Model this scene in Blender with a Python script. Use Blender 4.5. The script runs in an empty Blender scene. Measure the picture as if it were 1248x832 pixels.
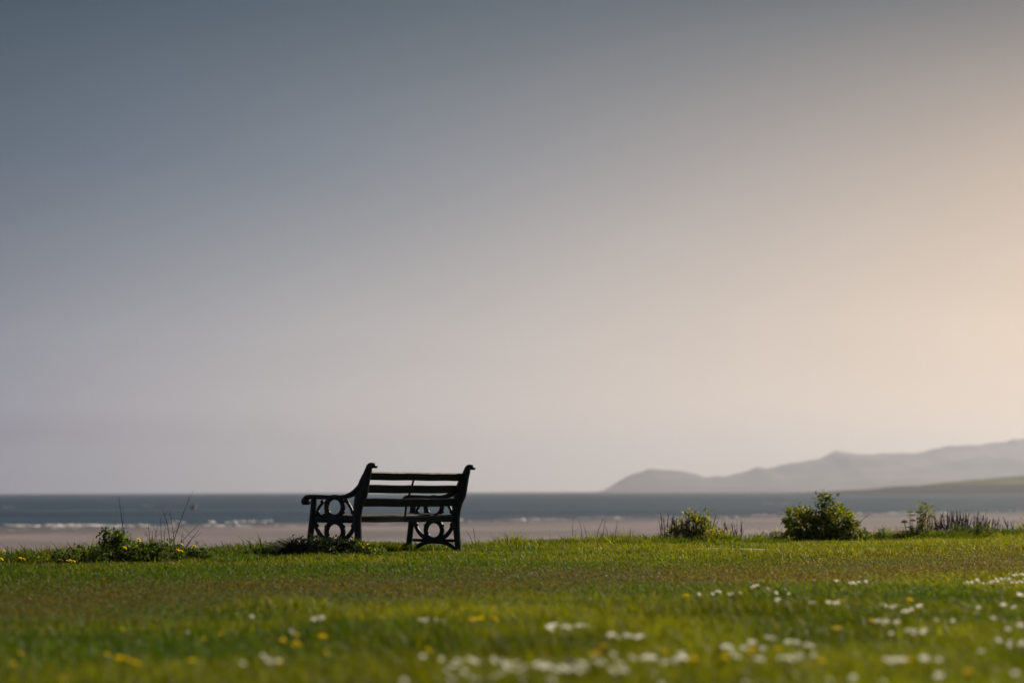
import bpy, bmesh, math, random
import numpy as np
from mathutils import Vector, Matrix, noise as mnoise

S = bpy.context.scene
COL = S.collection
R = math.radians

# ---------------------------------------------------------------- camera
F = 2958.0                    # focal length in pixels of a 1248-pixel-wide picture
CAM_H = 0.569
PITCH, ROLL = 3.531, 0.184
cam_d = bpy.data.cameras.new('camera')
cam = bpy.data.objects.new('camera', cam_d)
COL.objects.link(cam)
cam_d.sensor_width = 36.0
cam_d.lens = 36.0 * F / 1248.0
cam_d.clip_start, cam_d.clip_end = 0.1, 60000
CR = Matrix.Rotation(R(90 + PITCH), 4, 'X') @ Matrix.Rotation(R(-ROLL), 4, 'Z')
cam.matrix_world = Matrix.Translation((0, 0, CAM_H)) @ CR
cam_d.dof.use_dof = True
cam_d.dof.focus_distance = 22.0
cam_d.dof.aperture_fstop = 2.0
S.camera = cam

# ---------------------------------------------------------------- light and exposure
SKY_K = 0.70                  # sky brightness that suits the exposure
SUN_AZ, SUN_EL = 47.0, 33.0   # degrees to the right of the view, degrees up
sd = Vector((math.sin(R(SUN_AZ)) * math.cos(R(SUN_EL)), math.cos(R(SUN_AZ)) * math.cos(R(SUN_EL)), math.sin(R(SUN_EL))))
sun_d = bpy.data.lights.new('sun', 'SUN')
sun_d.energy = 4.6
sun_d.angle = R(0.6)
sun_d.color = (1.0, 0.88, 0.71)
sun = bpy.data.objects.new('sun', sun_d)
COL.objects.link(sun)
sun.rotation_euler = (-sd).to_track_quat('-Z', 'Y').to_euler()
sun.location = (60, 30, 40)

vs = S.view_settings
S.display_settings.display_device = 'sRGB'
vs.view_transform = 'Standard'
vs.look = 'None'
vs.exposure = 0.6
vs.gamma = 1.0
vs.use_curve_mapping = False
S.cycles.use_denoising = True
S.cycles.max_bounces = 8
S.cycles.transparent_max_bounces = 8
S.cycles.volume_bounces = 0


def lin(r, g, b, k=1.0):
    f = lambda c: ((c / 255) / 12.92 if c / 255 <= 0.04045 else ((c / 255 + 0.055) / 1.055) ** 2.4) * k
    return (f(r), f(g), f(b), 1.0)


W = bpy.data.worlds.new('World')
S.world = W
W.use_nodes = True
nt = W.node_tree
N, L = nt.nodes, nt.links
N.clear()


def node(tree, kind, **kw):
    n = tree.nodes.new(kind)
    for k, v in kw.items():
        setattr(n, k, v)
    return n


def math_node(tree, op, a, b=None, c=None):
    n = node(tree, 'ShaderNodeMath', operation=op)
    for i, v in enumerate((a, b, c)):
        if v is None:
            continue
        if isinstance(v, (int, float)):
            n.inputs[i].default_value = v
        else:
            tree.links.new(v, n.inputs[i])
    return n.outputs[0]


def ramp(tree, fac, stops, interp='LINEAR'):
    n = node(tree, 'ShaderNodeValToRGB')
    n.color_ramp.interpolation = interp
    e = n.color_ramp.elements
    while len(e) > len(stops):
        e.remove(e[-1])
    while len(e) < len(stops):
        e.new(0.5)
    for el, (p, c) in zip(e, stops):
        el.position = p
        el.color = c if len(c) == 4 else (*c, 1)
    if fac is not None:
        tree.links.new(fac, n.inputs[0])
    return n.outputs[0]


def mix_rgb(tree, fac, a, b, blend='MIX'):
    n = node(tree, 'ShaderNodeMix', data_type='RGBA', blend_type=blend)
    for sock, v in ((n.inputs[0], fac), (n.inputs[6], a), (n.inputs[7], b)):
        if isinstance(v, (int, float)):
            sock.default_value = v
        elif isinstance(v, tuple):
            sock.default_value = v if len(v) == 4 else (*v, 1)
        else:
            tree.links.new(v, sock)
    return n.outputs[2]


sky = node(nt, 'ShaderNodeTexSky', sky_type='NISHITA')
sky.sun_disc = False
sky.sun_elevation = R(SUN_EL)
sky.sun_rotation = R(SUN_AZ)
sky.dust_density = 3.0
sky.air_density = 1.0
tc = node(nt, 'ShaderNodeTexCoord')
nrm = node(nt, 'ShaderNodeVectorMath', operation='NORMALIZE')
L.new(tc.outputs['Generated'], nrm.inputs[0])
sp = node(nt, 'ShaderNodeSeparateXYZ')
L.new(nrm.outputs[0], sp.inputs[0])
elev = math_node(nt, 'MULTIPLY', math_node(nt, 'ARCSINE', sp.outputs[2]), 180 / math.pi)
e01 = math_node(nt, 'POWER', math_node(nt, 'DIVIDE', math_node(nt, 'MAXIMUM', elev, 0.0), 90.0), 0.5)
hl = math_node(nt, 'SQRT', math_node(nt, 'ADD', math_node(nt, 'MULTIPLY', sp.outputs[0], sp.outputs[0]),
                                     math_node(nt, 'MULTIPLY', sp.outputs[1], sp.outputs[1])))
dotp = math_node(nt, 'ADD', math_node(nt, 'MULTIPLY', sp.outputs[0], math.sin(R(SUN_AZ))),
                 math_node(nt, 'MULTIPLY', sp.outputs[1], math.cos(R(SUN_AZ))))
caz = math_node(nt, 'DIVIDE', dotp, math_node(nt, 'MAXIMUM', hl, 0.001))
mr = node(nt, 'ShaderNodeMapRange')
mr.inputs[1].default_value = math.cos(R(SUN_AZ + 12.5))
mr.inputs[2].default_value = math.cos(R(SUN_AZ - 12.5))
mr.clamp = True
L.new(caz, mr.inputs[0])
sunward = mr.outputs[0]
q = lambda deg: math.sqrt(deg / 90.0)
ELS = (0.0, 0.7, 1.4, 2.0, 3.8, 7.7, 11.4, 25, 90)
AWAY = [(157, 155, 174), (153, 151, 171), (136, 133, 155), (147, 146, 163), (129, 132, 146), (76, 90, 106), (36, 57, 72), (48, 68, 88), (68, 88, 114)]
MIDC = [(208, 197, 192), (208, 197, 191), (206, 194, 188), (203, 192, 186), (184, 176, 173), (124, 126, 133), (62, 77, 89), (66, 80, 95), (70, 88, 114)]
SUNW = [(238, 216, 196), (239, 217, 196), (238, 215, 193), (236, 212, 189), (226, 201, 177), (180, 160, 143), (88, 87, 88), (84, 90, 98), (74, 90, 116)]
CTRL = [tuple(max(0.0, 2 * m_ - 0.5 * (a_ + b_)) for a_, m_, b_ in zip(lin(*A)[:3], lin(*M_)[:3], lin(*B_)[:3])) for A, M_, B_ in zip(AWAY, MIDC, SUNW)]
rA = ramp(nt, e01, [(q(e), lin(*c)) for e, c in zip(ELS, AWAY)])
rM = ramp(nt, e01, [(q(e), c) for e, c in zip(ELS, CTRL)])
rB = ramp(nt, e01, [(q(e), lin(*c)) for e, c in zip(ELS, SUNW)])
veil = mix_rgb(nt, sunward, mix_rgb(nt, sunward, rA, rM), mix_rgb(nt, sunward, rM, rB))
# thin level streaks in the high cloud veil
mp = node(nt, 'ShaderNodeMapping')
mp.inputs['Scale'].default_value = (2.0, 2.0, 9.0)
L.new(nrm.outputs[0], mp.inputs[0])
nz = node(nt, 'ShaderNodeTexNoise')
nz.inputs['Scale'].default_value = 2.3
nz.inputs['Detail'].default_value = 6
L.new(mp.outputs[0], nz.inputs[0])
streak = math_node(nt, 'ADD', math_node(nt, 'MULTIPLY', nz.outputs[0], 0.20), 0.90)
veil_s = node(nt, 'ShaderNodeVectorMath', operation='SCALE')
L.new(veil, veil_s.inputs[0])
L.new(math_node(nt, 'MULTIPLY', streak, 10.0 * SKY_K), veil_s.inputs['Scale'])
skymix = mix_rgb(nt, 0.95, sky.outputs[0], veil_s.outputs[0])
bg = node(nt, 'ShaderNodeBackground')
bg.inputs[1].default_value = 0.1
L.new(skymix, bg.inputs[0])
wo = node(nt, 'ShaderNodeOutputWorld')
L.new(bg.outputs[0], wo.inputs[0])


# ---------------------------------------------------------------- helpers
def ray(px, py):
    v = Vector(((px - 624) / F, -(py - 416) / F, -1.0))
    return CR.to_3x3() @ v


def on_plane(px, py, z=0.0):
    d = ray(px, py)
    k = (z - CAM_H) / d.z
    return Vector((d.x * k, d.y * k, z))


def at_dist(px, py, dist):
    d = ray(px, py)
    k = dist / d.y
    return Vector((d.x * k, dist, CAM_H + d.z * k))


def horizon(px):
    return 600.5 - px * 4.0 / 1248


SH = R(45.6)                                            # the shore's direction
SA = Vector((math.cos(SH), math.sin(SH), 0))
SN = Vector((-math.sin(SH), math.cos(SH), 0))
N_EDGE, N_WATER, SEA_Z = 17.6, 187.0, -2.5


def smooth(a, b, x):
    t = np.clip((x - a) / (b - a), 0, 1)
    return t * t * (3 - 2 * t)


def vnoise(x, y, seed=0):
    """smooth value noise, numpy, about -1..1"""
    x = np.asarray(x, float)
    y = np.asarray(y, float)
    xi, yi = np.floor(x).astype(np.int64), np.floor(y).astype(np.int64)
    fx, fy = x - xi, y - yi
    fx, fy = fx * fx * (3 - 2 * fx), fy * fy * (3 - 2 * fy)

    def h(a, b):
        n = (a * 374761393 + b * 668265263 + seed * 144665) & 0xFFFFFFFF
        n = ((n ^ (n >> 13)) * 1274126177) & 0xFFFFFFFF
        return ((n ^ (n >> 16)) & 0xFFFF) / 32767.5 - 1
    return (h(xi, yi) * (1 - fx) + h(xi + 1, yi) * fx) * (1 - fy) + (h(xi, yi + 1) * (1 - fx) + h(xi + 1, yi + 1) * fx) * fy


def edge_shift(t):
    return 0.35 * vnoise(t * 0.35, t * 0 + 3.3, 5) + 0.15 * vnoise(t * 1.1, t * 0 + 1.3, 6)


def ground_z(x, y):
    x = np.asarray(x, float)
    y = np.asarray(y, float)
    t = x * SA.x + y * SA.y
    n = x * SN.x + y * SN.y
    m = n - N_EDGE - edge_shift(t)
    z = 0.016 * vnoise(x * 0.7, y * 0.7, 1) + 0.010 * vnoise(x * 2.3, y * 2.3, 2)
    z = z + 0.025 * smooth(-1.2, -0.1, m) * vnoise(t * 0.8, n * 0.8, 9) - (0.06 * smooth(17, 24, t) + 0.05 * (1 - smooth(11.8, 14.2, t))) * smooth(-4, -0.5, m)
    return z - 1.95 * smooth(0.0, 3.2, m)


def gz(x, y):
    return float(ground_z(np.array([x]), np.array([y]))[0])


def tag(o, label=None, cat=None, group=None, kind=None):
    if label:
        o['label'] = label
    if cat:
        o['category'] = cat
    if group:
        o['group'] = group
    if kind:
        o['kind'] = kind
    return o


def empty(name, loc=(0, 0, 0), rz=0.0):
    o = bpy.data.objects.new(name, None)
    o.empty_display_size = 0.1
    COL.objects.link(o)
    o.location = loc
    o.rotation_euler = (0, 0, rz)
    return o


class MB:
    """collects vertices and faces, then becomes one mesh object"""
    def __init__(self):
        self.v, self.f, self.m, self.c = [], [], [], []
        self.mi = 0
        self.col = (1, 1, 1)

    def add(self, verts, faces):
        b = len(self.v)
        self.v.extend(tuple(p) for p in verts)
        self.c.extend([self.col] * len(verts))
        self.f.extend(tuple(i + b for i in f) for f in faces)
        self.m.extend([self.mi] * len(faces))

    def sweep(self, rings, closed=False, caps=True):
        n = len(rings[0])
        verts = [p for r in rings for p in r]
        faces = []
        k = len(rings)
        for i in range(k if closed else k - 1):
            a, b = i * n, ((i + 1) % k) * n
            for j in range(n):
                faces.append((a + j, a + (j + 1) % n, b + (j + 1) % n, b + j))
        if caps and not closed:
            faces.append(tuple(range(n - 1, -1, -1)))
            faces.append(tuple((k - 1) * n + j for j in range(n)))
        self.add(verts, faces)

    def tube(self, pts, radii, sides=5):
        pts = [Vector(p) for p in pts]
        rings = []
        for i, p in enumerate(pts):
            d = (pts[min(i + 1, len(pts) - 1)] - pts[max(i - 1, 0)])
            d = d.normalized() if d.length > 1e-9 else Vector((0, 0, 1))
            u = d.orthogonal().normalized()
            w = d.cross(u)
            rings.append([p + (u * math.cos(2 * math.pi * k / sides) + w * math.sin(2 * math.pi * k / sides)) * radii[i] for k in range(sides)])
        self.sweep(rings)

    def ball(self, c, r, seg=8, rows=5, squash=(1, 1, 1), jit=0.0, rnd=None):
        c = Vector(c)
        verts, faces = [], []
        for i in range(rows + 1):
            th = math.pi * i / rows
            for k in range(seg):
                ph = 2 * math.pi * k / seg
                s = 1 + (rnd.uniform(-jit, jit) if rnd else 0)
                verts.append(c + Vector((math.sin(th) * math.cos(ph) * squash[0], math.sin(th) * math.sin(ph) * squash[1], math.cos(th) * squash[2])) * r * s)
        for i in range(rows):
            for k in range(seg):
                faces.append((i * seg + k, (i + 1) * seg + k, (i + 1) * seg + (k + 1) % seg, i * seg + (k + 1) % seg))
        self.add(verts, faces)

    def leaf(self, p, d, up, ln, wd, fold=0.25, curl=0.2):
        d = d.normalized()
        s = d.cross(up)
        s = s.normalized() if s.length > 1e-6 else d.orthogonal().normalized()
        u = s.cross(d).normalized()
        a = p
        m1 = p + d * ln * 0.32 + u * ln * 0.04
        m2 = p + d * ln * 0.70 - u * ln * curl * 0.25
        tip = p + d * ln - u * ln * curl
        l1, r1 = m1 - s * wd * 0.48 + u * wd * fold, m1 + s * wd * 0.48 + u * wd * fold
        l2, r2 = m2 - s * wd * 0.36 + u * wd * fold * 0.8, m2 + s * wd * 0.36 + u * wd * fold * 0.8
        self.add([a, m1, m2, tip, l1, r1, l2, r2], [(0, 1, 4), (1, 0, 5), (1, 2, 6, 4), (2, 1, 5, 7), (2, 3, 6), (3, 2, 7)])

    def build(self, name, mats, parent=None, smooth_shade=False):
        me = bpy.data.meshes.new(name)
        me.from_pydata(self.v, [], self.f)
        for mt in (mats if isinstance(mats, (list, tuple)) else [mats]):
            me.materials.append(mt)
        me.polygons.foreach_set('material_index', self.m)
        if smooth_shade:
            me.polygons.foreach_set('use_smooth', [True] * len(self.f))
        at = me.attributes.new('tint', 'FLOAT_COLOR', 'POINT')
        at.data.foreach_set('color', [x for c in self.c for x in (*c, 1.0)])
        me.update()
        o = bpy.data.objects.new(name, me)
        COL.objects.link(o)
        if parent:
            o.parent = parent
        return o


# ---------------------------------------------------------------- materials
def new_mat(name):
    m = bpy.data.materials.new(name)
    m.use_nodes = True
    t = m.node_tree
    t.nodes.clear()
    out = node(t, 'ShaderNodeOutputMaterial')
    return m, t, out


def noise_tex(t, scale, detail=3, coord='Object', rough=0.55, stretch=None):
    c = node(t, 'ShaderNodeTexCoord')
    src = c.outputs[coord]
    if stretch:
        mpn = node(t, 'ShaderNodeMapping')
        mpn.inputs['Scale'].default_value = stretch
        t.links.new(src, mpn.inputs[0])
        src = mpn.outputs[0]
    n = node(t, 'ShaderNodeTexNoise')
    n.inputs['Scale'].default_value = scale
    n.inputs['Detail'].default_value = detail
    n.inputs['Roughness'].default_value = rough
    t.links.new(src, n.inputs[0])
    return n.outputs[0]


def principled(t, out, color, rough=0.6, spec=0.4, bump=None, bump_d=0.01, bump_s=0.5, metal=0.0):
    p = node(t, 'ShaderNodeBsdfPrincipled')
    if isinstance(color, tuple):
        p.inputs['Base Color'].default_value = color if len(color) == 4 else (*color, 1)
    else:
        t.links.new(color, p.inputs['Base Color'])
    if isinstance(rough, (int, float)):
        p.inputs['Roughness'].default_value = rough
    else:
        t.links.new(rough, p.inputs['Roughness'])
    p.inputs['Specular IOR Level'].default_value = spec
    p.inputs['Metallic'].default_value = metal
    if bump is not None:
        b = node(t, 'ShaderNodeBump')
        b.inputs['Distance'].default_value = bump_d
        b.inputs['Strength'].default_value = bump_s
        t.links.new(bump, b.inputs['Height'])
        t.links.new(b.outputs[0], p.inputs['Normal'])
    if out is not None:
        t.links.new(p.outputs[0], out.inputs[0])
    return p


def mat_noise(name, c1, c2, scale, rough=0.6, spec=0.4, bump_d=0.0, bump_scale=None, stretch=None, lo=0.35, hi=0.65):
    m, t, out = new_mat(name)
    col = ramp(t, noise_tex(t, scale, 4, stretch=stretch), [(lo, c1), (hi, c2)])
    bump = noise_tex(t, bump_scale or scale * 3, 4, stretch=stretch) if bump_d else None
    principled(t, out, col, rough, spec, bump, bump_d or 0.01, 0.8)
    return m


def mat_leaf(name, trans=0.4, rough=0.5, spec=0.25, glow=(1.25, 1.15, 0.55)):
    """leaf or blade: colour read from the mesh, thin enough for light to pass"""
    m, t, out = new_mat(name)
    a = node(t, 'ShaderNodeAttribute', attribute_name='tint')
    p = principled(t, None, a.outputs['Color'], rough, spec)
    tr = node(t, 'ShaderNodeBsdfTranslucent')
    t.links.new(mix_rgb(t, 1.0, a.outputs['Color'], glow, 'MULTIPLY'), tr.inputs[0])
    mx = node(t, 'ShaderNodeMixShader')
    mx.inputs[0].default_value = trans
    t.links.new(p.outputs[0], mx.inputs[1])
    t.links.new(tr.outputs[0], mx.inputs[2])
    t.links.new(mx.outputs[0], out.inputs[0])
    return m


M = {}
M['blade'] = mat_leaf('grass_blade', 0.5, 0.46, 0.10)
M['leaf'] = mat_leaf('plant_leaf', 0.55, 0.5, 0.18)
M['petal'] = mat_leaf('petal', 0.6, 0.6, 0.2, (1, 1, 0.95))
M['iron'] = mat_noise('dark_painted_iron', (0.005, 0.006, 0.009), (0.011, 0.012, 0.015), 26, 0.45, 0.22, 0.0012, 140)
M['slat'] = mat_noise('dark_green_painted_wood', (0.005, 0.009, 0.007), (0.012, 0.017, 0.012), 9, 0.6, 0.08, 0.0015, 30, stretch=(1, 12, 12))
M['worn_lit'] = mat_noise('worn_sunlit_board_edge', (0.012, 0.014, 0.012), (0.15, 0.125, 0.11), 14, 0.55, 0.3, 0.0015, 40, stretch=(0.6, 6, 6), lo=0.42, hi=0.62)  # sun rim painted pale on upward board faces, together with patchy wear
M['twig'] = mat_noise('dry_stem', (0.10, 0.065, 0.048), (0.19, 0.135, 0.11), 12, 0.8, 0.2)
M['darktwig'] = mat_noise('dark_dry_stem', (0.085, 0.056, 0.054), (0.16, 0.105, 0.095), 12, 0.8, 0.2)
M['greenstem'] = mat_noise('green_stem', (0.05, 0.075, 0.02), (0.08, 0.10, 0.03), 14, 0.6, 0.3)
M['stone'] = mat_noise('pale_stone', (0.10, 0.075, 0.05), (0.20, 0.15, 0.11), 22, 0.85, 0.2, 0.01, 40)
M['soil'] = mat_noise('thatch_and_soil', (0.036, 0.050, 0.010), (0.066, 0.066, 0.018), 5, 0.95, 0.05, 0.02, 60)
M['foam'] = mat_noise('sea_foam', (0.40, 0.38, 0.37), (0.58, 0.56, 0.54), 2, 0.7, 0.3)
M['rock'] = mat_noise('dark_wet_rock', (0.02, 0.022, 0.024), (0.05, 0.05, 0.05), 2, 0.5, 0.4)
M['sail'] = mat_leaf('white_sailcloth', 0.6, 0.7, 0.1, (1, 1, 1))
M['hull'] = mat_noise('white_hull_paint', (0.6, 0.6, 0.6), (0.72, 0.72, 0.72), 0.6, 0.4, 0.4)
M['hill'] = mat_noise('moorland', (0.085, 0.07, 0.08), (0.17, 0.145, 0.145), 0.004, 0.95, 0.05)
M['path'] = mat_noise('bare_sandy_earth', (0.24, 0.18, 0.12), (0.36, 0.29, 0.21), 14, 0.9, 0.1, 0.01, 60)

# headland: dark rocky foot, green fields above, by height on the real slope
m, t, out = new_mat('headland_turf')
g = node(t, 'ShaderNodeNewGeometry')
s = node(t, 'ShaderNodeSeparateXYZ')
t.links.new(g.outputs['Position'], s.inputs[0])
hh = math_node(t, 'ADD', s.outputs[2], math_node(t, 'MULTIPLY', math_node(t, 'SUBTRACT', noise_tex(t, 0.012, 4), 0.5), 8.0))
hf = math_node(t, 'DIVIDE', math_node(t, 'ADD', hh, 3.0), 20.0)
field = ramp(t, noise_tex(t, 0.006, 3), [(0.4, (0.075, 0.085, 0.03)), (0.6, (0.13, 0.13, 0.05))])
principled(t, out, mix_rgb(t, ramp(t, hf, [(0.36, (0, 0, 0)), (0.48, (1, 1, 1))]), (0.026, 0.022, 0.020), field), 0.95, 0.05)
M['headland'] = m

# sand: damp and smoother towards the water
m, t, out = new_mat('damp_sand')
g = node(t, 'ShaderNodeNewGeometry')
dn = node(t, 'ShaderNodeVectorMath', operation='DOT_PRODUCT')
dn.inputs[1].default_value = SN
t.links.new(g.outputs['Position'], dn.inputs[0])
wet = math_node(t, 'ADD', math_node(t, 'DIVIDE', math_node(t, 'SUBTRACT', dn.outputs['Value'], 110.0), 76.0),
                math_node(t, 'MULTIPLY', math_node(t, 'SUBTRACT', noise_tex(t, 0.03, 5, stretch=(1, 1, 1)), 0.5), 2.2))
sandcol = ramp(t, noise_tex(t, 0.035, 6, rough=0.65), [(0.36, (0.080, 0.068, 0.074)), (0.64, (0.178, 0.138, 0.138))])
scol = mix_rgb(t, ramp(t, wet, [(0.45, (0, 0, 0)), (0.95, (1, 1, 1))]), sandcol, (0.080, 0.068, 0.070))
srough = math_node(t, 'SUBTRACT', 0.85, math_node(t, 'MULTIPLY', math_node(t, 'MINIMUM', math_node(t, 'MAXIMUM', wet, 0.0), 1.0), 0.4))
principled(t, out, scol, srough, 0.3, noise_tex(t, 3.0, 4), 0.03, 0.6)
M['sand'] = m

m, t, out = new_mat('sea_water')
n1 = noise_tex(t, 0.22, 5, rough=0.6, stretch=(1.0, 0.55, 1.0))
principled(t, out, ramp(t, noise_tex(t, 0.016, 5, stretch=(0.3, 1, 1)), [(0.38, (0.005, 0.018, 0.034)), (0.62, (0.026, 0.052, 0.072))]), 0.4, 0.16, n1, 1.6, 1.0)
M['water'] = m


# ---------------------------------------------------------------- the setting
def grid_lines(dense_lo, dense_hi, step, far_lo, far_hi):
    a = list(np.arange(dense_lo, dense_hi + 1e-6, step))
    k, x = step * 1.6, dense_hi
    while x < far_hi:
        x = min(x + k, far_hi)
        a.append(x)
        k *= 1.7
    k, x = step * 1.6, dense_lo
    while x > far_lo:
        x = max(x - k, far_lo)
        a.insert(0, x)
        k *= 1.7
    return np.array(a)


def sheet(name, tl, nl, zfun, mat, smooth_shade=True):
    T, NN = np.meshgrid(tl, nl)
    X = T * SA.x + NN * SN.x
    Y = T * SA.y + NN * SN.y
    Z = zfun(X, Y, T, NN)
    me = bpy.data.meshes.new(name)
    verts = np.stack([X, Y, Z], -1).reshape(-1, 3)
    r, c = T.shape
    idx = np.arange(r * c).reshape(r, c)
    quads = np.stack([idx[:-1, :-1], idx[:-1, 1:], idx[1:, 1:], idx[1:, :-1]], -1).reshape(-1, 4)
    me.from_pydata(verts.tolist(), [], quads.tolist())
    me.polygons.foreach_set('use_smooth', [smooth_shade] * len(quads))
    me.materials.append(mat)
    o = bpy.data.objects.new(name, me)
    COL.objects.link(o)
    tag(o, kind='structure')
    return o


lawn_t = grid_lines(0.0, 36.0, 0.16, -6000, 6000)
lawn_n = grid_lines(2.0, 21.2, 0.16, -6000, 21.3)
sheet('ground', lawn_t, lawn_n, lambda X, Y, T, NN: ground_z(X, Y), M['soil'])
beach_t = grid_lines(60, 420, 6, -6000, 6000)
beach_n = np.array([19.6, 21, 23, 26, 40, 60, 80, 100, 115, 130, 145, 160, 175, 187, 200, 230, 300, 500])
sheet('beach', beach_t, beach_n, lambda X, Y, T, NN: -1.80 - (NN - 19.6) * (0.70 / (N_WATER - 19.6)) + 0.03 * vnoise(X * 0.05, Y * 0.09, 4), M['sand'])
B = 9000.0
w = MB()
w.add([(-B, -B, SEA_Z), (B, -B, SEA_Z), (B, B, SEA_Z), (-B, B, SEA_Z)], [(0, 1, 2, 3)])
tag(w.build('sea', M['water']), kind='structure')


def ridge(name, prof, D, front, back, mat, base_px=None, seed=3, rough=0.08, step_px=4.0, extra=()):
    """land whose skyline follows prof [(px, height px above the horizon)] at distance D"""
    pxs = np.arange(prof[0][0], prof[-1][0] + 0.1, step_px)
    hp = np.interp(pxs, [p[0] for p in prof], [p[1] for p in prof])
    hp = hp + np.clip(hp, 0, 1.2) * (0.75 * vnoise(pxs / 13.0, pxs * 0, 81) + 0.7 * vnoise(pxs / 31.0, pxs * 0, 82))
    H = hp / F * D + 3.0
    rows = 34
    verts, faces = [], []
    for j in range(rows):
        s = j / (rows - 1)
        dy = -front + s * (front + back)
        k = (1 - abs(dy) / front) if dy < 0 else (1 - dy / back)
        for i, px in enumerate(pxs):
            y = D + dy
            x = (px - 624) / F * D + dy * 0.04
            f = max(0.0, k) ** 0.8
            nz_ = mnoise.fractal(Vector((x * 0.0045 + seed, y * 0.0045, 0)), 0.9, 2.0, 6)
            amp = rough * H[i] * (1 - f * 0.8) * 2.2 * f
            z = SEA_Z - 0.6 + (H[i] + 0.6) * f + nz_ * amp + rough * 0.25 * H[i] * nz_ * f
            verts.append((x, y, z))
    n = len(pxs)
    for j in range(rows - 1):
        for i in range(n - 1):
            faces.append((j * n + i, j * n + i + 1, (j + 1) * n + i + 1, (j + 1) * n + i))
    b = MB()
    b.add(verts, faces)
    return tag(b.build(name, mat, smooth_shade=True), kind='structure')


FAR = [(120, 168), (150, 150), (185, 130), (240, 110), (270, 112), (300, 115), (350, 125), (400, 133), (450, 130), (500, 118), (530, 110), (560, 112),
       (600, 100), (650, 92), (700, 82), (740, 70), (770, 73), (800, 72), (860, 70), (900, 68), (950, 68), (1000, 55), (1060, 50), (1120, 42),
       (1180, 38), (1248, 36)]
FAR = [(680 + a / 2.197, horizon(680 + a / 2.197) - (520 + b / 2.197)) for a, b in FAR]
FAR = [(FAR[0][0] - 8, -1.5)] + FAR + [(1330, 68), (1420, 60), (1600, 75), (1900, 50), (2300, 60)]
ridge('hills', FAR, 7600, 1300, 1200, M['hill'], seed=2.0, rough=0.15, step_px=3.0)
NEAR = [(985, -3), (1010, -1.0), (1040, 0.8), (1080, 3.2), (1120, 6.5), (1160, 10.5), (1200, 14.5), (1248, 18.0), (1300, 20), (1400, 24), (1700, 26), (2300, 25)]
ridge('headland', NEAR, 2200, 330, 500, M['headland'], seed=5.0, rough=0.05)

# surf at the water's edge and a few whitecaps farther out
rnd = random.Random(11)
fm = MB()


def foam_lump(px, py, lpx, th=0.10, depth=1.2):
    p = on_plane(px, py, SEA_Z)
    half = lpx / F * p.y / 2 / abs(SA.x)
    k = max(4, int(half * 2 / 1.0))
    for i in range(k):
        s_ = (i + rnd.random()) / k * 2 - 1
        c = p + SA * (s_ * half) + SN * rnd.gauss(0, depth * 2.2)
        fm.ball((c.x, c.y, SEA_Z + 0.02), 1.0, 9, 4, (rnd.uniform(0.2, 1.1), rnd.uniform(0.2, 1.1), rnd.uniform(0.4, 1.3) * th * (1 - abs(s_) * 0.4)), 0.25, rnd)


for a in [(18, 647, 26), (66, 649, 18), (95, 645, 40), (60, 640, 60), (178, 645, 34), (240, 643, 22), (262, 641, 40), (286, 643, 24), (312, 642, 40), (340, 641, 26), (140, 642, 30),
          (205, 641, 26), (395, 640, 30), (470, 639, 24), (485, 641, 20), (520, 637, 40), (600, 636, 40), (660, 633, 60), (740, 631, 60), (830, 630, 60),
          (930, 628, 70), (1060, 627, 60), (1180, 626, 80)]:
    foam_lump(*a)
for a in [(8, 618, 3), (177, 616, 3), (935, 613, 3), (947, 614, 3)]:
    foam_lump(*a, th=0.10, depth=0.4)
for i in range(1150):
    n_ = N_WATER + rnd.gauss(-1.0, 5.0)
    t_ = rnd.uniform(90, 390)
    if vnoise(t_ * 0.09, n_ * 0.12, 71) < 0.22:
        continue
    c = SA * t_ + SN * n_
    r_ = rnd.uniform(0.2, 0.75)
    fm.ball((c.x, c.y, max(SEA_Z, -1.80 - (n_ - 19.6) * (0.70 / (N_WATER - 19.6))) + 0.03), 1.0, 7, 4, (r_ * 1.6, r_ * 1.6, rnd.uniform(0.04, 0.13)), 0.25, rnd)
tag(fm.build('foam', M['foam'], smooth_shade=True), kind='stuff', label='white surf and flecks of foam along the water edge', cat='foam')

# haze: one closed box of even air round everything
hz = MB()
b0, b1, z0, z1 = -B - 200, B + 200, -14.0, 175.0
hz.add([(b0, b0, z0), (b1, b0, z0), (b1, b1, z0), (b0, b1, z0), (b0, b0, z1), (b1, b0, z1), (b1, b1, z1), (b0, b1, z1)],
       [(3, 2, 1, 0), (4, 5, 6, 7), (0, 1, 5, 4), (1, 2, 6, 5), (2, 3, 7, 6), (3, 0, 4, 7)])
m, t, out = new_mat('haze_air')
pv = node(t, 'ShaderNodeVolumePrincipled')
pv.inputs['Color'].default_value = (0.82, 0.87, 1.0, 1)
pv.inputs['Density'].default_value = 1.2e-4
pv.inputs['Anisotropy'].default_value = 0.72
t.links.new(pv.outputs[0], out.inputs['Volume'])
tag(hz.build('haze', m), kind='stuff')


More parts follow.
